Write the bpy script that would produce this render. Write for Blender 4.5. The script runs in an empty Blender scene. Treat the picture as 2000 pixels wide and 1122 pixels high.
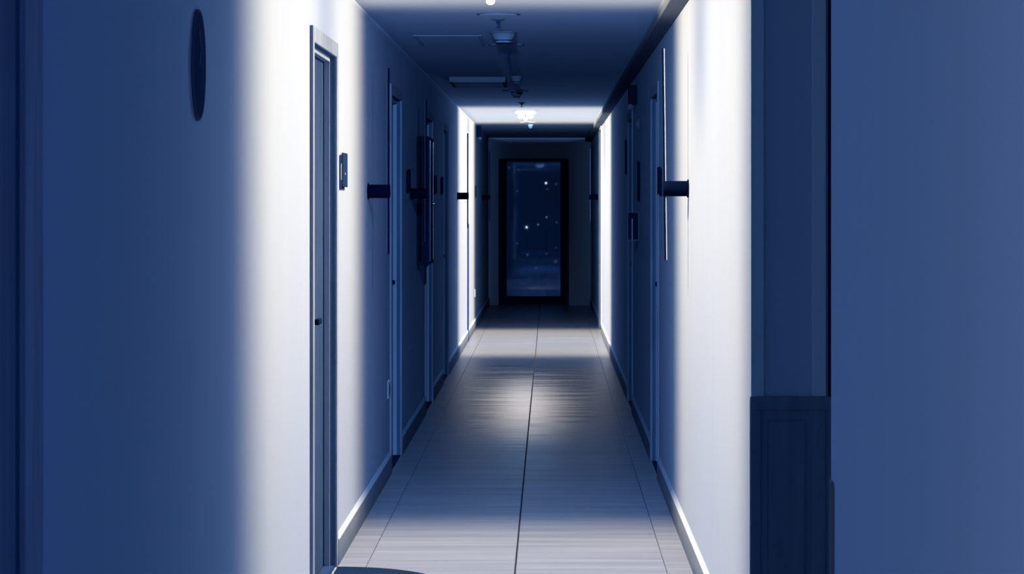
import bpy, bmesh, math, random
from mathutils import Vector, Matrix
random.seed(4)
PI = math.pi
S = bpy.context.scene
COL = S.collection

# ------------------------------------------------------------------ camera, world, exposure
EYE = 1.54
cam_d = bpy.data.cameras.new('camera')
cam_d.sensor_width = 36.0
cam_d.lens = 90.0                      # focal length = 5000 px of a 2000 px frame
cam_d.shift_x = -74.0 / 2000
cam_d.shift_y = -168.5 / 2000
cam_d.clip_start = 0.05
cam_d.clip_end = 1000
cam = bpy.data.objects.new('camera', cam_d)
cam.location = (0, 0, EYE)
cam.rotation_euler = (PI / 2, 0, 0)
COL.objects.link(cam)
S.camera = cam
S.view_settings.view_transform = 'Standard'
S.view_settings.look = 'None'
S.view_settings.exposure = 0.0
S.view_settings.gamma = 1.0
S.view_settings.use_curve_mapping = False
S.cycles.sample_clamp_indirect = 3.0

world = bpy.data.worlds.new('night_sky')
S.world = world
world.use_nodes = True
world.node_tree.nodes['Background'].inputs[0].default_value = (.0016, .0065, .021, 1)
world.node_tree.nodes['Background'].inputs[1].default_value = 1.0

# corridor dimensions (metres, y runs away from the camera)
XL, XR = -.905, .605
CEIL = EYE + .93
YB, YE = -12.0, 37.7
LX = -.25                              # lamps hang on this line
RHO = (.20, .30, .50)                  # pale blue paint

# ------------------------------------------------------------------ lamps
class NT:
    """tiny node-maths writer"""
    def __init__(s, tree): s.t = tree
    def m(s, op, *a, clamp=False):
        n = s.t.nodes.new('ShaderNodeMath'); n.operation = op; n.use_clamp = clamp
        for i, v in enumerate(a):
            if isinstance(v, (int, float)): n.inputs[i].default_value = v
            else: s.t.links.new(v, n.inputs[i])
        return n.outputs[0]
    def smooth(s, v, a, b, c=0., d=1.):
        n = s.t.nodes.new('ShaderNodeMapRange'); n.interpolation_type = 'SMOOTHSTEP'
        s.t.links.new(v, n.inputs['Value'])
        for k, x in (('From Min', a), ('From Max', b), ('To Min', c), ('To Max', d)): n.inputs[k].default_value = x
        return n.outputs[0]
    def scale(s, col, f):
        n = s.t.nodes.new('ShaderNodeVectorMath'); n.operation = 'SCALE'
        n.inputs[0].default_value = col; s.t.links.new(f, n.inputs['Scale']); return n.outputs[0]
    def add(s, a, b):
        n = s.t.nodes.new('ShaderNodeVectorMath'); n.operation = 'ADD'
        s.t.links.new(a, n.inputs[0]); s.t.links.new(b, n.inputs[1]); return n.outputs[0]

LAMP_POWER = 1000.0
LK = 4 * PI * PI / LAMP_POWER          # photometry scale
HALO = (.12 / RHO[0], .33 / RHO[1], .88 / RHO[2])  # blue fill added to the light of each ceiling lamp
WARM = (.90 / RHO[0], .80 / RHO[1], .58 / RHO[2])

def corridor_light(name, x, y, z, off, half_near, half_far, wall_k, floor_k, ceil_k, halo_k, halo_near, halo_far, far_floor, halo_floor):
    """A lamp with intensity shaped by hand to throw a broad band across the corridor (written like an
    IES photometric web: intensity by direction), with a dim blue fill added along it."""
    d = bpy.data.lights.new(name, 'POINT')
    d.energy = LAMP_POWER
    d.shadow_soft_size = .02
    d.use_nodes = True
    t = d.node_tree; q = NT(t)
    em = next(n for n in t.nodes if n.type == 'EMISSION')
    g = t.nodes.new('ShaderNodeNewGeometry')
    sp = t.nodes.new('ShaderNodeSeparateXYZ')
    t.links.new(g.outputs['Incoming'], sp.inputs[0])
    dx, dy, dz = sp.outputs
    e = 1e-4
    aL, aR, H, hc = x - XL, XR - x, z, CEIL - z
    right = q.m('GREATER_THAN', dx, 0.)
    a = q.m('ADD', aL, q.m('MULTIPLY', right, aR - aL))
    rw = q.m('DIVIDE', a, q.m('MAXIMUM', q.m('ABSOLUTE', dx), e))
    rf = q.m('DIVIDE', H, q.m('MAXIMUM', q.m('MULTIPLY', dz, -1.), e))
    rc = q.m('DIVIDE', hc, q.m('MAXIMUM', dz, e))
    r = q.m('MINIMUM', rw, q.m('MINIMUM', rf, rc))
    isf = q.m('LESS_THAN', rf, q.m('MINIMUM', rw, rc))
    isc = q.m('LESS_THAN', rc, q.m('MINIMUM', rw, rf))
    isw = q.m('SUBTRACT', 1., q.m('ADD', isf, isc))
    p = q.m('ADD', q.m('MULTIPLY', isw, a), q.m('ADD', q.m('MULTIPLY', isf, H), q.m('MULTIPLY', isc, hc)))
    geo = q.m('DIVIDE', q.m('MULTIPLY', r, q.m('MULTIPLY', r, r)), p)
    D = q.m('SUBTRACT', q.m('MULTIPLY', r, dy), off)          # distance along the corridor from the band's middle
    up = q.m('MULTIPLY', r, dz)                               # height against the lamp
    wnear = q.smooth(q.m('MULTIPLY', D, -1.), half_near - 1.15, half_near + .1, 1., 0.)
    wfar = q.smooth(D, half_far - 1.15, half_far + .1, 1., 0.)
    W = q.m('MULTIPLY', wnear, wfar)
    # two beams with a dimmer seam between them near the lamp
    dip = q.m('MULTIPLY', q.smooth(q.m('ABSOLUTE', q.m('ADD', D, -.35)), .0, .8, .38, 0.), q.smooth(up, -.75, -.1, 0., 1.))
    W = q.m('MULTIPLY', W, q.m('SUBTRACT', 1., q.m('MULTIPLY', dip, isw)))
    fall = q.smooth(up, -2.3, -.2, wall_k[1], wall_k[0])
    E = q.m('ADD', q.m('MULTIPLY', isw, fall), q.m('ADD', q.m('MULTIPLY', isf, floor_k), q.m('MULTIPLY', isc, ceil_k)))
    white = q.m('MULTIPLY', W, E)
    if far_floor:
        tail = q.m('MULTIPLY', isf, q.m('MULTIPLY', q.smooth(D, -12.5, -3., 0., far_floor), q.smooth(D, -3., -1., 1., 0.)))
    isneg = q.m('LESS_THAN', D, 0.)
    k = q.m('ADD', halo_far, q.m('MULTIPLY', isneg, halo_near - halo_far))
    k = q.m('ADD', k, q.m('MULTIPLY', isf, halo_floor))
    hal = q.m('MULTIPLY', halo_k, q.m('EXPONENT', q.m('MULTIPLY', -1., q.m('DIVIDE', q.m('ABSOLUTE', D), k))))
    hal = q.m('MULTIPLY', hal, q.m('ADD', 1., q.m('MULTIPLY', isf, .1)))
    cap = q.m('MINIMUM', geo, 6e4)
    vec = q.add(q.scale(WARM, q.m('MULTIPLY', cap, white)), q.scale(HALO, q.m('MULTIPLY', cap, hal)))
    if far_floor: vec = q.add(vec, q.scale((4.0, 3.0, 2.0), q.m('MULTIPLY', cap, tail)))
    t.links.new(vec, em.inputs['Color'])
    em.inputs['Strength'].default_value = LK
    o = bpy.data.objects.new(name, d)
    o.location = (x, y, z)
    COL.objects.link(o)
    return o

LAMP_Z = EYE + .775
NEAR_Y, FAR_Y = 10.78, 26.4
corridor_light('near_lamp_light', LX, NEAR_Y, LAMP_Z, -.78, 2.7, 2.6, (.97, .45), .45, .5, .18, 4.6, 3.2, 0., 2.6)
corridor_light('far_lamp_light', LX, FAR_Y, LAMP_Z, 1.6, 3.1, 3.1, (.98, .72), .58, .62, .20, 3.0, 2.1, .0092, -.9)
# fill light added behind the camera to brighten the near walls
fill_d = bpy.data.lights.new('fill_light', 'POINT')
fill_d.energy = 290; fill_d.color = (1., .92, .88); fill_d.shadow_soft_size = .15
lo = bpy.data.objects.new('fill_light', fill_d); lo.location = (-1.4, -.3, 1.5); COL.objects.link(lo)

# ------------------------------------------------------------------ materials
def material(name, color, rough=.6, spec=.5, metal=0., emit=None, strength=0.):
    m = bpy.data.materials.new(name); m.use_nodes = True
    b = m.node_tree.nodes['Principled BSDF']
    b.inputs['Base Color'].default_value = (*color, 1)
    b.inputs['Roughness'].default_value = rough
    b.inputs['Specular IOR Level'].default_value = spec
    b.inputs['Metallic'].default_value = metal
    if emit:
        b.inputs['Emission Color'].default_value = (*emit, 1)
        b.inputs['Emission Strength'].default_value = strength
    return m

def textured(name, c0, c1, scale, stretch, rough=(.5, .6), bump=0., detail=4., spec=.5, wave=False, offset=False):
    """two-tone procedural material on world position stretched by `stretch`"""
    m = material(name, c0, rough[0], spec)
    t = m.node_tree; L = t.links.new; b = t.nodes['Principled BSDF']
    g = t.nodes.new('ShaderNodeNewGeometry')
    mp = t.nodes.new('ShaderNodeMapping'); mp.inputs['Scale'].default_value = stretch
    L(g.outputs['Position'], mp.inputs[0])
    vec = mp.outputs[0]
    if offset:
        oi = t.nodes.new('ShaderNodeObjectInfo')
        mu = t.nodes.new('ShaderNodeVectorMath'); mu.operation = 'SCALE'; mu.inputs[0].default_value = (17, 31, 7)
        L(oi.outputs['Random'], mu.inputs['Scale'])
        ad = t.nodes.new('ShaderNodeVectorMath'); ad.operation = 'ADD'
        L(vec, ad.inputs[0]); L(mu.outputs[0], ad.inputs[1]); vec = ad.outputs[0]
    n = t.nodes.new('ShaderNodeTexNoise'); n.inputs['Scale'].default_value = scale; n.inputs['Detail'].default_value = detail
    L(vec, n.inputs['Vector'])
    fac = n.outputs['Fac']
    if wave:
        w = t.nodes.new('ShaderNodeTexWave'); w.wave_type = 'RINGS'; w.rings_direction = 'SPHERICAL'
        w.inputs['Scale'].default_value = wave; w.inputs['Distortion'].default_value = 6.; w.inputs['Detail'].default_value = 3.
        w.inputs['Detail Scale'].default_value = 1.5
        L(vec, w.inputs['Vector'])
        mx = t.nodes.new('ShaderNodeMath'); mx.operation = 'MULTIPLY_ADD'; mx.inputs[1].default_value = .55
        hf = t.nodes.new('ShaderNodeMath'); hf.operation = 'MULTIPLY'; hf.inputs[1].default_value = .45
        L(fac, hf.inputs[0]); L(w.outputs['Fac'], mx.inputs[0]); L(hf.outputs[0], mx.inputs[2]); fac = mx.outputs[0]
    cr = t.nodes.new('ShaderNodeValToRGB')
    cr.color_ramp.elements[0].position = .3; cr.color_ramp.elements[1].position = .7
    cr.color_ramp.elements[0].color = (*c1, 1); cr.color_ramp.elements[1].color = (*c0, 1)
    L(fac, cr.inputs[0]); L(cr.outputs[0], b.inputs['Base Color'])
    mr = t.nodes.new('ShaderNodeMapRange'); mr.inputs['From Min'].default_value = .3; mr.inputs['From Max'].default_value = .7
    mr.inputs['To Min'].default_value = rough[1]; mr.inputs['To Max'].default_value = rough[0]
    L(fac, mr.inputs[0]); L(mr.outputs[0], b.inputs['Roughness'])
    if bump:
        bp = t.nodes.new('ShaderNodeBump'); bp.inputs['Strength'].default_value = bump; bp.inputs['Distance'].default_value = .01
        L(fac, bp.inputs['Height']); L(bp.outputs[0], b.inputs['Normal'])
    return m

def sh(k, c=RHO): return tuple(k * v for v in c)
M = {}
M['wall'] = textured('wall_paint', RHO, sh(.975), 3., (5, 1.2, .25), (.6, .7), .0, spec=0.)
M['ceiling'] = textured('ceiling_paint', RHO, sh(.95), 2., (1, 1, 1), (.7, .8), .0, spec=0.)
M['hatch'] = material('hatch_paint', sh(.7), .7, 0.)
M['trunk'] = material('trunking_paint', sh(.35), .6, 0.)
M['base'] = textured('skirting_tile', sh(.55), sh(.47), 4., (2, .8, 5), (.5, .6), 0., spec=0.)
M['ledge'] = material('skirting_cap', sh(.95), .45, 0.)
M['tile'] = textured('wood_look_tile', (.212, .30, .465), (.15, .215, .35), 2.2, (.45, 9, 1), (.28, .40), .05, 6., offset=True)
def satin(m, fac):
    # low, even gloss over a diffuse body (waxed tile)
    t = m.node_tree; b = t.nodes['Principled BSDF']; L = t.links.new
    b.inputs['Specular IOR Level'].default_value = 0.
    gl = t.nodes.new('ShaderNodeBsdfGlossy'); gl.distribution = 'BECKMANN'; gl.inputs['Color'].default_value = (.95, .97, 1, 1)
    mx = t.nodes.new('ShaderNodeMixShader'); mx.inputs[0].default_value = fac
    lw = t.nodes.new('ShaderNodeLayerWeight')
    pw = t.nodes.new('ShaderNodeMath'); pw.operation = 'POWER'; pw.inputs[1].default_value = 21.
    mu = t.nodes.new('ShaderNodeMath'); mu.operation = 'MULTIPLY'; mu.inputs[1].default_value = fac
    L(lw.outputs['Facing'], pw.inputs[0]); L(pw.outputs[0], mu.inputs[0]); L(mu.outputs[0], mx.inputs[0])
    L(b.inputs['Roughness'].links[0].from_socket, gl.inputs['Roughness'])
    if b.inputs['Normal'].is_linked: L(b.inputs['Normal'].links[0].from_socket, gl.inputs['Normal'])
    out = next(n for n in t.nodes if n.type == 'OUTPUT_MATERIAL')
    L(b.outputs[0], mx.inputs[1]); L(gl.outputs[0], mx.inputs[2]); L(mx.outputs[0], out.inputs['Surface'])
satin(M['tile'], .9)
M['grout'] = material('dark_grout', (.012, .022, .05), .8, .2)
M['wood'] = textured('veneer', (.034, .078, .21), (.009, .024, .08), 1.1, (3, 9, .8), (.45, .6), .03, 5., spec=.0, wave=1.6, offset=True)
M['casing'] = textured('casing_wood', sh(.82), sh(.6), 3., (8, 8, .9), (.45, .55), .02, 4., spec=0.)
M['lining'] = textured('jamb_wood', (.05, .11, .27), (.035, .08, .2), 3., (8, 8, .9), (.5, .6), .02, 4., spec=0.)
M['black'] = material('black_enamel', (.004, .013, .045), .5, 0.)
M['jet'] = material('jet_enamel', (.0009, .0035, .02), .5, 0.)
M['dark'] = material('dark_metal', (.0075, .023, .09), .45, 0.)
M['bronze'] = material('dark_bronze', (.02, .045, .12), .3, .6, .7)
M['steel'] = material('brushed_steel', (.35, .42, .55), .3, .5, .9)
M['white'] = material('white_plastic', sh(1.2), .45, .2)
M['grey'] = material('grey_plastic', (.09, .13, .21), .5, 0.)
M['dim'] = material('dark_plastic', (.04, .055, .09), .5, 0.)  # one even dark plastic for the ceiling fittings
M['wainscot'] = textured('wainscot_wood', (.12, .21, .35), (.09, .16, .28), 3., (8, 8, .7), (.5, .6), .02, spec=0.)
M['panel'] = material('recess_panel', (.29, .45, .66), .6, 0.)  # lightened to make up for the little light in the passage
M['strip'] = material('brightened_frame', (.37, .57, .76), .6, 0.)  # raised above the wall tone in place of missing passage light
M['mat'] = textured('door_mat_fibre', (.012, .035, .11), (.008, .022, .07), 120., (1, 1, 1), (.9, .95), .3, spec=0.)
M['disc'] = material('dark_gloss_face', (.010, .028, .09), .3, 0.)
M['frame'] = material('end_door_frame', (.004, .014, .05), .5, 0.)
M['bulb'] = material('lit_glass', (.8, .8, .8), .4, emit=(1, .99, .97), strength=3.)
M['street'] = material('street_lamp_glow', (.5, .5, .5), .4, emit=(.75, .88, 1), strength=3.)
M['street_mid'] = material('street_lamp_soft_glow', (.5, .5, .5), .4, emit=(.45, .62, 1), strength=.55)
M['street_dim'] = material('street_lamp_dim_glow', (.5, .5, .5), .4, emit=(.35, .55, 1), strength=.10)
gm = material('window_glass', (.55, .7, .95), .02); M['glass'] = gm
gb = gm.node_tree.nodes['Principled BSDF']
gb.inputs['Transmission Weight'].default_value = 1.; gb.inputs['IOR'].default_value = 1.4; gb.inputs['Specular Tint'].default_value = (.25, .45, 1, 1)
cg = material('clear_cover', (.8, .9, 1.), .05); M['cover'] = cg
cg.node_tree.nodes['Principled BSDF'].inputs['Transmission Weight'].default_value = .9

# ------------------------------------------------------------------ mesh helpers
def box(bm, x0, x1, y0, y1, z0, z1, bev=0., seg=1):
    v = [bm.verts.new(c) for c in ((x0, y0, z0), (x1, y0, z0), (x1, y1, z0), (x0, y1, z0),
                                   (x0, y0, z1), (x1, y0, z1), (x1, y1, z1), (x0, y1, z1))]
    f = [bm.faces.new([v[i] for i in q]) for q in ((3, 2, 1, 0), (4, 5, 6, 7), (0, 1, 5, 4), (1, 2, 6, 5), (2, 3, 7, 6), (3, 0, 4, 7))]
    if bev:
        es = {e for x in f for e in x.edges}
        bmesh.ops.bevel(bm, geom=list(es), offset=bev, segments=seg, affect='EDGES', profile=.5)
    return bm

def lathe(bm, prof, n=24, mat=None):
    """prof: list of (r, z), turned about z; mat places it"""
    mat = mat or Matrix()
    rings = []
    for r, z in prof:
        if r < 1e-6: rings.append([bm.verts.new(mat @ Vector((0, 0, z)))])
        else: rings.append([bm.verts.new(mat @ Vector((r * math.cos(2 * PI * i / n), r * math.sin(2 * PI * i / n), z))) for i in range(n)])
    for a, b in zip(rings, rings[1:]):
        for i in range(n):
            j = (i + 1) % n
            if len(a) == 1 and len(b) == 1: continue
            if len(a) == 1: q = [a[0], b[j], b[i]]
            elif len(b) == 1: q = [a[i], a[j], b[0]]
            else: q = [a[i], a[j], b[j], b[i]]
            bm.faces.new(q)
    return bm

def rod(bm, p0, p1, r, n=16, cap=.0):
    p0, p1 = Vector(p0), Vector(p1); d = p1 - p0; L = d.length
    mt = Matrix.Translation(p0) @ d.to_track_quat('Z', 'Y').to_matrix().to_4x4()
    c = cap or r * .15
    return lathe(bm, [(0, 0), (r - c, 0), (r, c), (r, L - c), (r - c, L), (0, L)], n, mt)

def ball(bm, c, r, sz=1., n=18, k=9):
    pr = [(r * math.sin(PI * i / k) if 0 < i < k else 0., -r * sz * math.cos(PI * i / k)) for i in range(k + 1)]
    return lathe(bm, pr, n, Matrix.Translation(c))

def obj(name, bm, m, parent=None, smooth=None):
    me = bpy.data.meshes.new(name)
    bmesh.ops.recalc_face_normals(bm, faces=bm.faces[:])
    bm.to_mesh(me); bm.free()
    me.materials.append(M[m])
    if smooth is not None:
        me.shade_smooth()
        me.set_sharp_from_angle(angle=math.radians(smooth))
    o = bpy.data.objects.new(name, me); COL.objects.link(o)
    if parent: o.parent = parent
    return o

def B(*boxes, bev=0., seg=1):
    bm = bmesh.new()
    for b in boxes: box(bm, *b, bev=bev, seg=seg)
    return bm

def rel(o, p):
    """keep a part's mesh in the coordinates of its thing"""
    o.parent = p; return o

def thing(name, label, cat, loc=(0, 0, 0), group=None):
    o = bpy.data.objects.new(name, None); COL.objects.link(o)
    o.empty_display_size = .05
    o.location = loc; o['label'] = label; o['category'] = cat
    if group: o['group'] = group
    return o

def struct(o): o['kind'] = 'structure'; return o

def copy_thing(src, loc, label, rotz=0.):
    r = src.copy(); COL.objects.link(r); r.location = loc; r.rotation_euler = (0, 0, rotz); r['label'] = label
    for ch in list(src.children):
        c = ch.copy(); COL.objects.link(c); c.parent = r
        for g in list(ch.children):
            d = g.copy(); COL.objects.link(d); d.parent = c
    return r

# ------------------------------------------------------------------ the setting
T = .15
DOOR_TOP = EYE + .604
# openings: (near y, far y, top)
LDOORS = [(3.30, 4.36, DOOR_TOP), (9.72, 10.75, DOOR_TOP), (14.50, 15.45, DOOR_TOP), (18.55, 19.57, DOOR_TOP), (21.55, 22.57, DOOR_TOP)]
RDOORS = [(14.20, 15.10, DOOR_TOP), (18.65, 19.62, DOOR_TOP), (29.85, 31.0, EYE + .84)]
PASS = (5.52, 7.72)                    # side passage in the right wall
LIN = .02                              # door lining thickness

def wall_segments(side, x, openings, y0, y1):
    bs = []; y = y0
    xa, xb = (x - T, x) if side < 0 else (x, x + T)
    for a, b, t in openings:
        bs.append((xa, xb, y, a - LIN, 0, CEIL)); bs.append((xa, xb, a - LIN, b + LIN, t + LIN, CEIL)); y = b + LIN
    bs.append((xa, xb, y, y1, 0, CEIL))
    return bs
LY = 1.2                               # left wall starts here, lobby widened behind it, to let the fill light in
struct(obj('wall_left', B(*wall_segments(-1, XL, LDOORS, LY, YE)), 'wall'))
struct(obj('wall_lobby', B((-2.4 - T, -2.4, YB - T, LY, 0, CEIL), (-2.4 - T, XL - T, LY, LY + T, 0, CEIL)), 'wall'))
struct(obj('wall_right', B(*(wall_segments(1, XR, RDOORS, PASS[1], YE))), 'wall'))
bm = bmesh.new(); box(bm, XR, XR + T, YB, PASS[0], 0, CEIL)
ed = [e for e in bm.edges if all(abs(v.co.y - PASS[0]) < 1e-5 and abs(v.co.x - XR) < 1e-5 for v in e.verts)]
bmesh.ops.bevel(bm, geom=ed, offset=.012, segments=4, affect='EDGES', profile=.5)
struct(obj('wall_front_right', bm, 'wall', smooth=30))
# side passage: far return, near return is the end of the wall, closed off 1.6 m in
PX = XR + T
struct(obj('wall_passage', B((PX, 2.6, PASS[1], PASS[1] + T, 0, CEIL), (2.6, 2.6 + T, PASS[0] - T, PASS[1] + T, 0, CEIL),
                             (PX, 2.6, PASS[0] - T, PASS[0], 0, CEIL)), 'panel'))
struct(obj('wall_back', B((-2.4, XR + T, YB - T, YB, 0, CEIL)), 'wall'))
# end wall round the glass door
DX0, DX1, DZ1 = (974 - 1074) * YE / 5000, (1111 - 1074) * YE / 5000, EYE + .622
struct(obj('wall_end', B((XL - T, DX0, YE, YE + T, 0, CEIL), (DX1, XR + T, YE, YE + T, 0, CEIL), (DX0, DX1, YE, YE + T, DZ1, CEIL)), 'wall'))
struct(obj('ceiling', B((XL - T, XR + T, YB - T, YE + T, CEIL, CEIL + .1), (-2.4 - T, XL - T, YB - T, LY + T, CEIL, CEIL + .1), (XR + T, 2.6 + T, PASS[0] - T, PASS[1] + T, CEIL, CEIL + .1)), 'ceiling'))
# floor: a grouted bed that carries separate tiles
floor = struct(obj('floor', B((XL - T, XR + T, YB - T, YE + T, -.12, -.004), (-2.4 - T, XL - T, YB - T, LY + T, -.12, 0.), (XR + T, 2.6 + T, PASS[0] - T, PASS[1] + T, -.12, 0.)), 'grout'))
JL, JC, JR = -.5023 * EYE, -.0940 * EYE, .3153 * EYE
cols = [(XL - .005, JL - .0012), (JL + .0012, JC - .0035), (JC + .0035, JR - .0012), (JR + .0012, XR + .005)]
names = ['border_tile', 'floor_tile', 'floor_tile', 'border_tile']
offs = [.35, 0., .0, .85]
TL = 1.2
for ci, (x0, x1) in enumerate(cols):
    w = x1 - x0
    bm = B((-w / 2, w / 2, .0012, TL - .0012, -.008, 0.), bev=.0012)
    src = None
    k = 0; y = YB + offs[ci] - TL
    while y < YE:
        if y + TL > YB and y + TL < YE + .9:
            if src is None: o = obj(names[ci], bm, 'tile', floor); src = o
            else: o = src.copy(); COL.objects.link(o); o.parent = floor
            o.location = ((x0 + x1) / 2, y, random.uniform(-.0004, .0004))
        y += TL

# skirting with a bright cap, between the openings
def skirting(name, side, x, openings, y0, y1, cas=.06):
    spans = []; y = y0
    for a, b, t in openings: spans.append((y, a - cas)); y = b + (.155 if b < 5 else cas)
    spans.append((y, y1))
    s = -side                           # direction into the corridor
    def bx(d, ya, yb, z0, z1):
        a, b = x, x + s * d
        return (min(a, b), max(a, b), ya, yb, z0, z1)
    o = struct(obj(name, B(*[bx(.014, a, b, 0, .104) for a, b in spans if b > a]), 'base'))
    bm = bmesh.new()
    for a, b in spans:
        if b <= a: continue
        v = [bm.verts.new((x + s * d, yy, z)) for yy in (a, b) for d, z in ((0, .104), (.0145, .104), (.0145, .109), (.004, .125), (0, .125))]
        n = 5
        for i in range(n):
            j = (i + 1) % n
            bm.faces.new([v[i], v[j], v[n + j], v[n + i]])
        bm.faces.new(v[:n][::-1]); bm.faces.new(v[n:])
    obj('skirting_cap', bm, 'ledge', o)
    return o
skirting('baseboard_left', -1, XL, LDOORS, LY, YE)
skirting('baseboard_right', 1, XR, RDOORS, PASS[1] + .02, YE)
skirting('baseboard_front_right', 1, XR, [], YB, PASS[0] - .1)

# doors
def door(n, side, x, y0, y1, top, hinge_far=True, cw=.06, flush=False):
    s = side                            # +1: the recess runs towards +x
    d = struct(bpy.data.objects.new('door_%d' % n, None)); COL.objects.link(d)
    d.location = (x, (y0 + y1) / 2, 0)
    h = (y1 - y0) / 2
    def bx(d0, d1, ya, yb, z0, z1):     # d measured into the wall
        a, b = s * d0, s * d1
        return (min(a, b), max(a, b), ya, yb, z0, z1)
    ct = .012
    obj('casing', B(bx(-ct, 0, -h - cw, -h, 0, top + cw), bev=.002), 'casing', d)
    obj('casing', B(bx(-ct, 0, h, h + cw, 0, top + cw), bev=.002), 'casing', d)
    obj('casing', B(bx(-ct, 0, -h, h, top, top + cw), bev=.002), 'casing', d)
    for a, b, z0, z1 in ((-h - LIN, -h, 0, top + LIN), (h, h + LIN, 0, top + LIN), (-h, h, top, top + LIN)):
        obj('lining', B(bx(0, T, a, b, z0, z1)), 'lining', d)
    st = .012
    if not flush: obj('door_stop', B(bx(.019, .042, -h, -h + st, 0, top - st), bx(.019, .042, h - st, h, 0, top - .02), bx(.019, .042, -h, h, top - .02, top)), 'ledge', d)
    l0 = .004 if flush else .046
    leaf = obj('door_leaf', B(bx(l0, l0 + .044, -h + .003, h - .003, .008, top - .003), bev=.002), 'casing' if flush else 'wood', d)
    obj('sill', B(bx(-.004, T, -h, h, 0, .006), bev=.002), 'dark', d)
    hy = -h + .3 if hinge_far else h - .3
    dirn = 1 if hinge_far else -1
    bm = bmesh.new()
    bx_ = Matrix.Rotation(-s * PI / 2, 4, 'Y')
    mt = Matrix.Translation((s * l0, hy, EYE - .475)) @ bx_
    lathe(bm, [(0, 0), (.026, 0), (.026, .006), (.022, .009), (.011, .01), (.011, .045), (0, .045)], 18, mt)
    xx = s * l0 - s * .04
    box(bm, min(xx - .009, xx + .009), max(xx - .009, xx + .009), min(hy - dirn * .012, hy + dirn * .12), max(hy - dirn * .012, hy + dirn * .12), EYE - .487, EYE - .463, bev=.004, seg=2)
    obj('door_handle', bm, 'black', leaf, smooth=40)
    bm = bmesh.new()
    lathe(bm, [(0, 0), (.011, 0), (.011, .003), (.006, .004), (0, .003)], 14, Matrix.Translation((s * l0, 0, 1.52)) @ bx_)
    obj('peephole', bm, 'steel', leaf, smooth=40)
    return d
n = 1
for a, b, t in LDOORS:
    door(n, -1, XL, a, b, t, cw=.155 if n == 1 else .06, flush=n == 1); n += 1
for a, b, t in RDOORS:
    door(n, 1, XR, a, b, t); n += 1

# glazed end door
ed_ = struct(bpy.data.objects.new('door_%d' % n, None)); COL.objects.link(ed_)
gx0, gx1 = (989.5 - 1074) * YE / 5000, (1094.5 - 1074) * YE / 5000
gz0, gz1 = .134, EYE + .575
obj('door_frame', B((DX0, DX0 + .035, YE - .01, YE + .08, 0, DZ1), (DX1 - .035, DX1, YE - .01, YE + .08, 0, DZ1), (DX0 + .035, DX1 - .035, YE - .01, YE + .08, DZ1 - .03, DZ1), bev=.003), 'frame', ed_)
leaf = obj('door_leaf', B((DX0 + .037, gx0, YE + .01, YE + .055, .01, DZ1 - .033), (gx1, DX1 - .037, YE + .01, YE + .055, .01, DZ1 - .033),
               (gx0, gx1, YE + .01, YE + .055, .01, gz0), (gx0, gx1, YE + .01, YE + .055, gz1, DZ1 - .033)), 'frame', ed_)
obj('pane', B((gx0 - .004, gx1 + .004, YE + .028, YE + .036, gz0 - .004, gz1 + .004)), 'glass', leaf)
bm = bmesh.new(); rod(bm, (gx1 + .045, YE - .03, .95), (gx1 + .045, YE - .03, 1.25), .011)
rod(bm, (gx1 + .045, YE - .03, .98), (gx1 + .045, YE + .012, .98), .008); rod(bm, (gx1 + .045, YE - .03, 1.22), (gx1 + .045, YE + .012, 1.22), .008)
obj('pull_handle', bm, 'black', leaf, smooth=40)

# trims: boxed trunking along the right ceiling corner
struct(obj('trim_1', B((.52, XR, PASS[1] - .0, YE, EYE + .872, CEIL), bev=.003), 'trunk'))
# wainscot and upper frame on the passage return that faces the camera
Y0 = PASS[1]
t2 = struct(obj('trim_2', B((XR - .003, 2.6, Y0 - .016, Y0, 0, .946), bev=.003), 'wainscot'))
obj('wainscot_rail', B((XR - .003, 2.6, Y0 - .022, Y0 - .015, .91, .95), (XR - .003, 2.6, Y0 - .022, Y0 - .015, 0, .12), bev=.002), 'wainscot', t2)
for a, b in ((XR - .003, .635), (.79, .83), (1.2, 1.24)):
    obj('wainscot_stile', B((a, b, Y0 - .021, Y0 - .015, .12, .91), bev=.002), 'wainscot', t2)
for a, b in ((.655, .77), (.85, 1.18)):
    obj('wainscot_panel', B((a, b, Y0 - .019, Y0 - .015, .15, .88), bev=.004), 'wainscot', t2)
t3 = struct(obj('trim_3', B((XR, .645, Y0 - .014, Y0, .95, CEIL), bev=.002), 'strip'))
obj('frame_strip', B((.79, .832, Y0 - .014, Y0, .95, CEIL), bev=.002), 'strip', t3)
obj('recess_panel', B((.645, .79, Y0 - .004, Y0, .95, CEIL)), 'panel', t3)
obj('frame_strip', B((.838, .87, Y0 - .03, Y0, .95, CEIL), bev=.002), 'black', t3)  # shade of the gap beside the frame, put into a black strip
# end of the opposite wainscot wrapping the near corner
struct(obj('trim_4', B((XR - .004, XR + .02, PASS[0] - .065, PASS[0] - .002, 0, .94), bev=.002), 'trunk'))
# dark strip standing in for a narrow shaded gap in the left wall
struct(obj('trim_5', B((XL, XL + .018, 27.98, 28.08, 0, EYE - .25), bev=.003), 'dark'))

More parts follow.
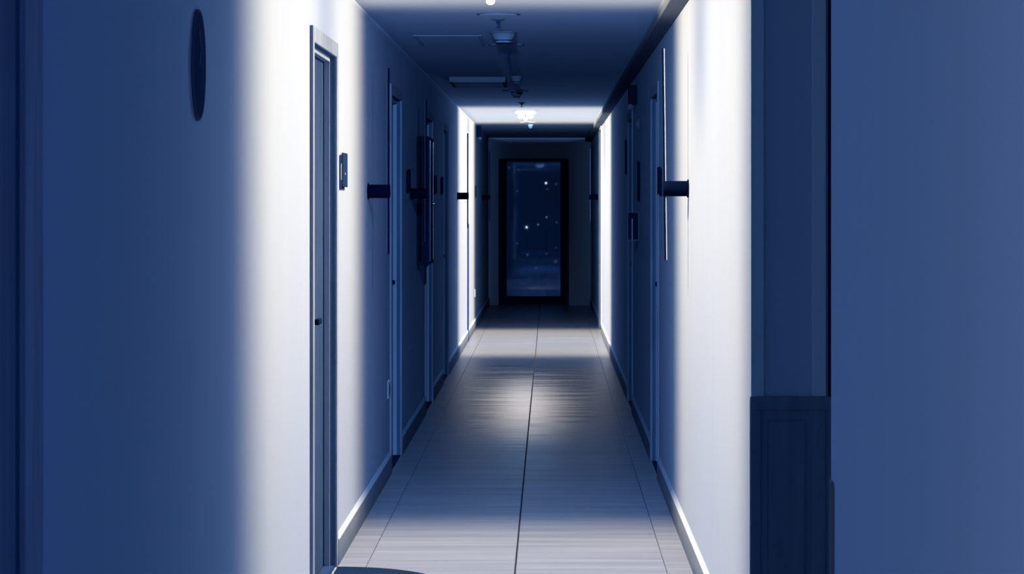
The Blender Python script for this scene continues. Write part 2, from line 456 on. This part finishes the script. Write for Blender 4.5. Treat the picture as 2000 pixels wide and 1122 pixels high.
# ------------------------------------------------------------------ ceiling lamps
def lamp(y, label):
    t = thing('ceiling_lamp', label, 'lamp', (LX, y, CEIL), 'corridor ceiling lamps')
    bm = bmesh.new(); lathe(bm, [(0, 0), (.05, 0), (.055, -.006), (.02, -.012), (.012, -.066), (.016, -.072), (0, -.076)], 24)
    obj('stem', bm, 'steel', t, smooth=40)
    bm = bmesh.new(); lathe(bm, [(.013, -.005), (.075, -.002), (.105, -.008), (.113, -.018), (.1, -.03), (.06, -.037), (.013, -.039)], 32)
    obj('glass_bowl', bm, 'bulb', t, smooth=60)
    for k in range(3):
        a = PI / 2 + k * 2 * PI / 3
        c, s = math.cos(a), math.sin(a)
        bm = bmesh.new(); rod(bm, (0, 0, -.062), (c * .05, s * .05, -.056), .005, 8)
        ar = obj('arm', bm, 'steel', t, smooth=40)
        bm = bmesh.new(); ball(bm, (c * .062, s * .062, -.061), .029, .8)
        obj('globe', bm, 'bulb', ar, smooth=60)
    bm = bmesh.new(); ball(bm, (0, 0, -.089), .019, .8)
    obj('bottom_bulb', bm, 'bulb', t, smooth=60)
    return t
lamp(NEAR_Y, 'lit ceiling lamp cut off by the top edge, nearest to the viewer')
lamp(FAR_Y, 'lit ceiling lamp with glass bowl and globes over the far bright band')

# ------------------------------------------------------------------ wall sconces (switched off): round arm with an upright tube
def sconce(y, side, label, tilt=0., zc=None, first=[None]):
    x = XL if side < 0 else XR
    zc = zc or EYE + .047
    t = thing('wall_sconce', label, 'sconce', (x, y, zc), 'unlit tube sconces along the corridor')
    s = -side
    bm = bmesh.new(); rod(bm, (0, 0, 0), (s * .112, 0, 0), .0335, 28, .003)
    obj('arm', bm, 'jet', t, smooth=40)
    bm = bmesh.new(); rod(bm, (0, 0, 0), (s * .006, 0, 0), .04, 28, .001)
    obj('wall_plate', bm, 'jet', t, smooth=40)
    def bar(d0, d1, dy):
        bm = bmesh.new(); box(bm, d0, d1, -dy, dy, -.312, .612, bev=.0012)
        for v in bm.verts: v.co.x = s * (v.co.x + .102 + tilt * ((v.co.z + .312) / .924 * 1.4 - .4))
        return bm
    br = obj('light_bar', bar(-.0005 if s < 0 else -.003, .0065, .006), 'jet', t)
    obj('diffuser', bar(-.006, -.0006 if s < 0 else -.0031, .0055), 'white' if s < 0 else 'grey', br)  # light put into the colour: white on the right, greyed on the left
    return t
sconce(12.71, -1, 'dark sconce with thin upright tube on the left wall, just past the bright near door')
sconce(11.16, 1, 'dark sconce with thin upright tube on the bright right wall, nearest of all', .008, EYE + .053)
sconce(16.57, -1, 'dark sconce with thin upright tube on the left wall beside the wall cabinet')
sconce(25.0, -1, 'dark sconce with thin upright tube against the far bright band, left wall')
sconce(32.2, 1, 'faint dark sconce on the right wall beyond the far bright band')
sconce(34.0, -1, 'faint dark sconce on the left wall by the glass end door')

# ------------------------------------------------------------------ room plaques
def plaque(y0, side, z0, w, h, label, style=0):
    x = XL if side < 0 else XR
    s = -side
    t = thing('room_plaque', label, 'sign', (x, y0, z0), 'room plaques beside the doors')
    def bx(d0, d1, ya, yb, za, zb):
        a, b = s * d0, s * d1
        return (min(a, b), max(a, b), ya, yb, za, zb)
    m = 'dark' if style == 0 else 'black'
    obj('back_plate', B(bx(0, .007, -.05, w * .62, -.008, h - .012), bev=.001), m, t)
    obj('front_plate', B(bx(.007, .014, 0, w, 0, h), bev=.001), m, t)
    if style == 0:
        obj('pale_mark', B(bx(.0065, .0085, -.043, -.012, .035, .09), bx(.0065, .0085, -.035, -.018, .03, .1)), 'white', t)
        obj('pale_slot', B(bx(.0138, .0148, w * .42, w * .5, h * .36, h * .42)), 'white', t)
    return t
plaque(11.04, -1, EYE + .06, .24, .148, 'dark stepped room plaque on the bright left wall right of the near door')
plaque(16.15, -1, EYE + .06, .24, .14, 'dim room plaque on the left wall between the second door and the sconce', 1)
plaque(20.0, -1, EYE + .06, .2, .14, 'small dark room plaque on the left wall just past the wall cabinet', 1)
plaque(21.2, -1, EYE + .06, .2, .14, 'small dark room plaque on the left wall before the fourth recessed door', 1)
plaque(30.9, -1, EYE + .05, .2, .14, 'tiny dark room plaque on the left wall behind the far sconce', 1)
plaque(13.85, 1, EYE + .035, .22, .15, 'dark room plaque on the right wall behind the near sconce arm', 1)
plaque(17.2, 1, EYE + .0, .12, .27, 'tall dark plaque on the right wall above the glass-fronted box', 1)
plaque(20.0, 1, EYE + .21, .16, .27, 'tall dark plaque on the right wall beyond the second right door', 1)

# ------------------------------------------------------------------ oval plaque on the near left wall
yo, zo = 6.57, EYE + .349
t = thing('wall_plaque', 'dark glossy oval plaque with thin metal rim on the near left wall', 'sign', (XL, yo, zo))
def oval(prof, n=48, ay=.40, az=.5):
    bm = bmesh.new()
    mt = Matrix(((0, 0, 1, 0), (ay / .5, 0, 0, 0), (0, az / .5, 0, 0), (0, 0, 0, 1)))
    return lathe(bm, prof, n, mt)
R = .143
obj('rim', oval([(0, 0), (R, 0), (R, .006), (R - .002, .0075), (R - .005, .0065), (R - .006, .003), (0, .003)]), 'grey', t, smooth=40)
obj('face', oval([(0, .0032), (R - .0065, .0032), (R - .0065, .005), (R - .02, .0062), (0, .0062)]), 'disc', t, smooth=40)
bm = bmesh.new()
rod(bm, (.0068, -.012, .09), (.0068, .02, .045), .0022, 8); rod(bm, (.0068, .02, .045), (.0068, -.006, .0), .0022, 8)
obj('chevron_mark', bm, 'hatch', t, smooth=40)

# ------------------------------------------------------------------ dark cabinet on the left wall
t = thing('wall_cabinet', 'tall dark metal wall cabinet on the left wall beyond the second door', 'cabinet', (XL, 17.4, 1.1))
obj('body', B((0, .078, 0, .55, 0, .88), bev=.003), 'black', t)
dr = obj('cabinet_door', B((.078, .088, .008, .542, .008, .872), bev=.002), 'dark', t)
for e in (.03, .49): obj('edge_strip', B((.0875, .0905, e, e + .02, .03, .85)), 'bronze', dr)
bm = bmesh.new(); rod(bm, (.088, .46, .42), (.102, .46, .42), .012, 14)
obj('lock', bm, 'steel', dr, smooth=40)

# ------------------------------------------------------------------ sockets
def socket(y, side, z, label, w=.1):
    x = XL if side < 0 else XR; s = -side
    t = thing('wall_socket', label, 'socket', (x, y, z), 'wall sockets')
    a, b = sorted((0, s * .008)); c, d = sorted((s * .008, s * .0105))
    obj('cover', B((a, b, -w / 2, w / 2, -.05, .05), bev=.003, seg=2), 'white', t)
    obj('insert', B((c, d, -w * .33, w * .33, -.03, .03), bev=.001), 'grey', t)
    for zz in (-.014, .014):
        e, f = sorted((s * .0103, s * .0109))
        obj('slot', B((e, f, -.012, -.006, zz - .005, zz + .005), (e, f, .006, .012, zz - .005, zz + .005)), 'black', t)
socket(14.31, -1, .485, 'pale wall socket low on the left wall before the second door', .15)
socket(30.8, -1, .43, 'tiny pale wall socket low on the far left wall')

# ------------------------------------------------------------------ emergency lights, oval lamp, glass box on the right wall
def emergency(y, side, z, label):
    x = XL if side < 0 else XR; s = -side
    t = thing('emergency_light', label, 'light', (x, y, z), 'twin-headed emergency lights')
    a, b = sorted((0, s * .055))
    obj('housing', B((a, b, -.12, .12, 0, .13), bev=.006, seg=2), 'black', t)
    for k, yy in enumerate((-.075, .075)):
        bm = bmesh.new()
        mt = Matrix.Translation((s * .045, yy - .02, -.02)) @ Matrix.Rotation(PI / 2, 4, 'X')
        lathe(bm, [(0, -.014), (.011, -.01), (.016, .012), (.018, .02), (.015, .021), (0, .017)], 16, mt)
        hd = obj('lamp_head', bm, 'grey', t, smooth=40)
        bm = bmesh.new(); rod(bm, (s * .045, yy - .01, .005), (s * .045, yy - .01, -.012), .006, 8)
        obj('swivel', bm, 'grey', hd, smooth=40)
emergency(17.9, 1, EYE + .675, 'dark emergency light with two small lamp heads high on the right wall')
emergency(31.6, -1, EYE + .79, 'emergency light with pale twin heads high on the far left wall')
t = thing('oval_wall_lamp', 'small pale oval lamp on the right wall below the emergency light', 'lamp', (XR, 17.3, EYE + .52))
bm = bmesh.new(); lathe(bm, [(0, 0), (.045, 0), (.045, .008), (0, .008)], 20, Matrix.Rotation(-PI / 2, 4, 'Y'))
obj('base_plate', bm, 'grey', t, smooth=40)
bm = bmesh.new(); lathe(bm, [(.038, .008), (.036, .018), (.024, .028), (0, .032)], 20, Matrix.Rotation(-PI / 2, 4, 'Y'))
obj('dome', bm, 'grey', t, smooth=60)
t = thing('wall_box', 'small square glass-fronted box on the right wall below eye level', 'box', (XR, 17.35, 1.27))
obj('back_box', B((-.078, 0, .004, .12, .004, .192), bev=.002), 'black', t)
obj('rim_frame', B((-.081, -.075, -.002, .004, 0, .196), (-.006, 0, -.002, .004, 0, .196), (-.075, -.006, -.002, .004, 0, .006), (-.075, -.006, -.002, .004, .19, .196)), 'grey', t)
obj('bright_bar', B((-.05, -.044, .0, .004, .006, .15)), 'white', t)
obj('top_band', B((-.075, -.006, .0005, .004, .155, .19)), 'black', t)

# ------------------------------------------------------------------ ceiling fittings
def drop(px, y): return ((px - 1074) * y / 5000, y, CEIL)
def sprinkler(px, y, label, k=1.):
    t = thing('sprinkler', label, 'sprinkler', drop(px, y), 'ceiling sprinklers')
    bm = bmesh.new(); lathe(bm, [(0, 0), (.036 * k, 0), (.035 * k, -.004), (.02 * k, -.009), (0, -.009)], 24); obj('escutcheon', bm, 'dim', t, smooth=40)
    bm = bmesh.new(); lathe(bm, [(0, -.008), (.011, -.008), (.011, -.018), (.006, -.02), (.005, -.024), (0, -.024)], 14); obj('nozzle', bm, 'black', t, smooth=40)
    bm = bmesh.new(); rod(bm, (.009, 0, -.018), (.003, 0, -.042), .0018, 6); rod(bm, (-.009, 0, -.018), (-.003, 0, -.042), .0018, 6); rod(bm, (0, 0, -.022), (0, 0, -.04), .002, 6); obj('yoke', bm, 'black', t, smooth=40)
    bm = bmesh.new(); lathe(bm, [(0, -.042), (.012, -.042), (.014, -.044), (0, -.045)], 16); obj('deflector', bm, 'black', t, smooth=40)
sprinkler(973, 13.08, 'small sprinkler head on the ceiling nearest the top edge, before the smoke detector')
sprinkler(990.5, 15.9, 'small sprinkler head on the ceiling behind the nearest smoke detector', .75)
sprinkler(1019, 24.2, 'sprinkler head silhouetted on the ceiling just before the far lit lamp')
sprinkler(1029, 30.0, 'tiny sprinkler head on the ceiling just behind the far lit lamp')

def speaker(px, y, label):
    t = thing('ceiling_speaker', label, 'speaker', drop(px, y), 'round ceiling speakers')
    bm = bmesh.new(); lathe(bm, [(0, 0), (.11, 0), (.11, -.002), (.104, -.0045), (.098, -.003), (0, -.003)], 40); obj('ring', bm, 'dim', t, smooth=40)  # ring colour darkened for the unlit edge of the disc
    bm = bmesh.new(); lathe(bm, [(0, -.0035), (.096, -.0035), (.096, -.005), (.05, -.0065), (0, -.007)], 40); obj('grille', bm, 'ceiling', t, smooth=40)
speaker(973.5, 12.75, 'round flush speaker on the ceiling right behind the nearest lamp')
speaker(989, 15.2, 'round flush speaker on the ceiling behind the nearest smoke detector')
speaker(1007, 21.6, 'round flush speaker on the dim ceiling midway down the corridor')
speaker(1031, 30.2, 'round flush speaker on the ceiling behind the far lit lamp')

def detector(px, y, r, h, label, m='dim'):
    t = thing('smoke_detector', label, 'detector', drop(px, y), 'smoke detectors')
    bm = bmesh.new(); lathe(bm, [(0, 0), (r, 0), (r, -.006), (r * .93, -.009), (0, -.009)], 32); obj('mounting_base', bm, m, t, smooth=40)
    bm = bmesh.new(); lathe(bm, [(0, -.008), (r * .88, -.008), (r * .84, -h * .35), (r * .62, -h * .72), (0, -h * .72)], 32); bd = obj('body', bm, m, t, smooth=40)
    bm = bmesh.new(); lathe(bm, [(0, -h * .72), (r * .5, -h * .72), (r * .5, -h * .85), (0, -h * .85)], 32); obj('sensing_slot', bm, 'black', bd, smooth=40)
    bm = bmesh.new(); lathe(bm, [(0, -h * .85), (r * .6, -h * .85), (r * .56, -h * .97), (0, -h)], 32); obj('cap', bm, m, t, smooth=40)
detector(983, 14.1, .076, .06, 'pale smoke detector on the ceiling, nearest and largest')
detector(1008.5, 19.1, .045, .055, 'dark smoke detector on the ceiling beside the light dropped panel')
detector(1009, 21.9, .054, .05, 'dark bowl-shaped smoke detector on the ceiling before the far bright band')
detector(1036, 31.2, .036, .045, 'tiny pale smoke detector behind the far lit lamp', 'white')

def hatch(x0, x1, y0, y1, dropz, label, fm='ceiling'):
    t = thing('ceiling_hatch', label, 'hatch', ((x0 + x1) / 2, (y0 + y1) / 2, CEIL), 'ceiling access hatches')
    a, b = (x1 - x0) / 2, (y1 - y0) / 2
    f = .022
    obj('hatch_frame', B((-a, a, -b, -b + f, -dropz, 0), (-a, a, b - f, b, -dropz, 0), (-a, -a + f, -b + f, b - f, -dropz, 0), (a - f, a, -b + f, b - f, -dropz, 0)), fm, t)
    obj('hatch_panel', B((-a + f + .001, a - f - .001, -b + f + .001, b - f - .001, -dropz, 0)), 'ceiling', t)
hatch(-.77, -.385, 14.4, 15.4, .0012, 'flush rectangular hatch on the ceiling left of the nearest smoke detector', 'hatch')
hatch(-.755, -.335, 19.2, 20.1, .04, 'dropped hatch with a pale front edge on the mid ceiling', 'dim')

# ------------------------------------------------------------------ door mat at the near left door
t = thing('door_mat', 'dark half-round door mat on the floor before the near left door', 'mat', (XL + .02, 10.2, .0))
bm = bmesh.new()
def halfdisc(bm, ax, ay, z0, z1, n=40, inset=.004):
    pts = [(ax * math.sin(PI * i / n), -ay * math.cos(PI * i / n)) for i in range(n + 1)]
    lo = [bm.verts.new((x, y, z0)) for x, y in pts]; md = [bm.verts.new((x, y, z1 - inset)) for x, y in pts]
    hi = [bm.verts.new((x * (1 - inset / ax), y * (1 - inset / ay), z1)) for x, y in pts]
    for A, Bv in ((lo, md), (md, hi)):
        for i in range(n + 1):
            j = (i + 1) % (n + 1); bm.faces.new([A[i], A[j], Bv[j], Bv[i]])
    bm.faces.new(lo[::-1]); bm.faces.new(hi)
halfdisc(bm, .48, .50, .001, .008)
obj('rubber_backing', bm, 'black', t)
bm = bmesh.new(); halfdisc(bm, .455, .475, .008, .014)
obj('fibre_pile', bm, 'mat', t)

# ------------------------------------------------------------------ distant lamps in the night outside
LIGHTS = [(1066.4, 357.9, 3.0, 'street', 'brightest distant lamp in the upper right of the glass end door'),
          (1028.5, 444.2, 3.0, 'street', 'brightest distant lamp left of centre in the glass end door'),
          (1067.9, 424.5, 2.6, 'street_mid', 'mid-bright distant lamp right of centre in the glass end door'),
          (1050.9, 439.0, 2.6, 'street_mid', 'mid-bright distant lamp at the centre of the glass end door'),
          (1086.3, 359.5, 4.0, 'street_dim', 'faint distant lamp at the upper right edge of the glass end door'),
          (1085.5, 484.0, 3.0, 'street_dim', 'soft distant lamp at the right edge below the glass door middle'),
          (1010.0, 475.5, 3.0, 'street_dim', 'faint distant lamp at the left below the glass door middle'),
          (1046.7, 524.0, 3.6, 'street_dim', 'lowest faint distant lamp in the glass end door'),
          (1085.5, 511.0, 5.5, 'street_dim', 'broad faint distant lamp low at the right of the glass end door'),
          (1030.0, 497.6, 4.5, 'street_dim', 'broad faint distant lamp below the brightest left lamp'),
          (994.5, 327.6, 3.2, 'street_dim', 'faint distant lamp in the top left corner of the glass end door'),
          (1012.7, 331.5, 3.0, 'street_dim', 'faint distant lamp near the top, second from the left corner of the glass'),
          (1011.0, 373.0, 2.6, 'street_dim', 'very faint distant lamp at the upper left of the glass end door'),
          (1069.0, 369.5, 3.2, 'street_dim', 'very faint distant lamp right under the brightest upper lamp'),
          (1067.0, 496.0, 3.0, 'street_dim', 'very faint distant lamp low, right of centre in the glass end door'),
          (1087.0, 434.5, 3.6, 'street_dim', 'faint distant lamp at the right edge, middle of the glass end door')]
for i, (px, py, d, m, lab) in enumerate(LIGHTS):
    Y = 150 + (i * 37) % 60
    r = d * .5 * Y / 5000
    t = thing('distant_lamp', lab, 'lamp', ((px - 1074) * Y / 5000, Y, EYE + (392.5 - py) * Y / 5000), 'distant lamps outside')
    bm = bmesh.new(); ball(bm, (0, 0, 0), r, 1.15, 12, 7); obj('glowing_bulb', bm, m, t, smooth=60)
    bm = bmesh.new(); lathe(bm, [(0, r * 2.), (r * .5, r * 1.9), (r * .9, r * 1.15), (r * .6, r * 1.0), (0, r * 1.0)], 12); obj('lamp_hood', bm, 'black', t, smooth=40)
    bm = bmesh.new(); rod(bm, (0, r * .9, r * 1.6), (0, r * 1.4, -9.), r * .05, 6); obj('lamp_post', bm, 'black', t, smooth=40)
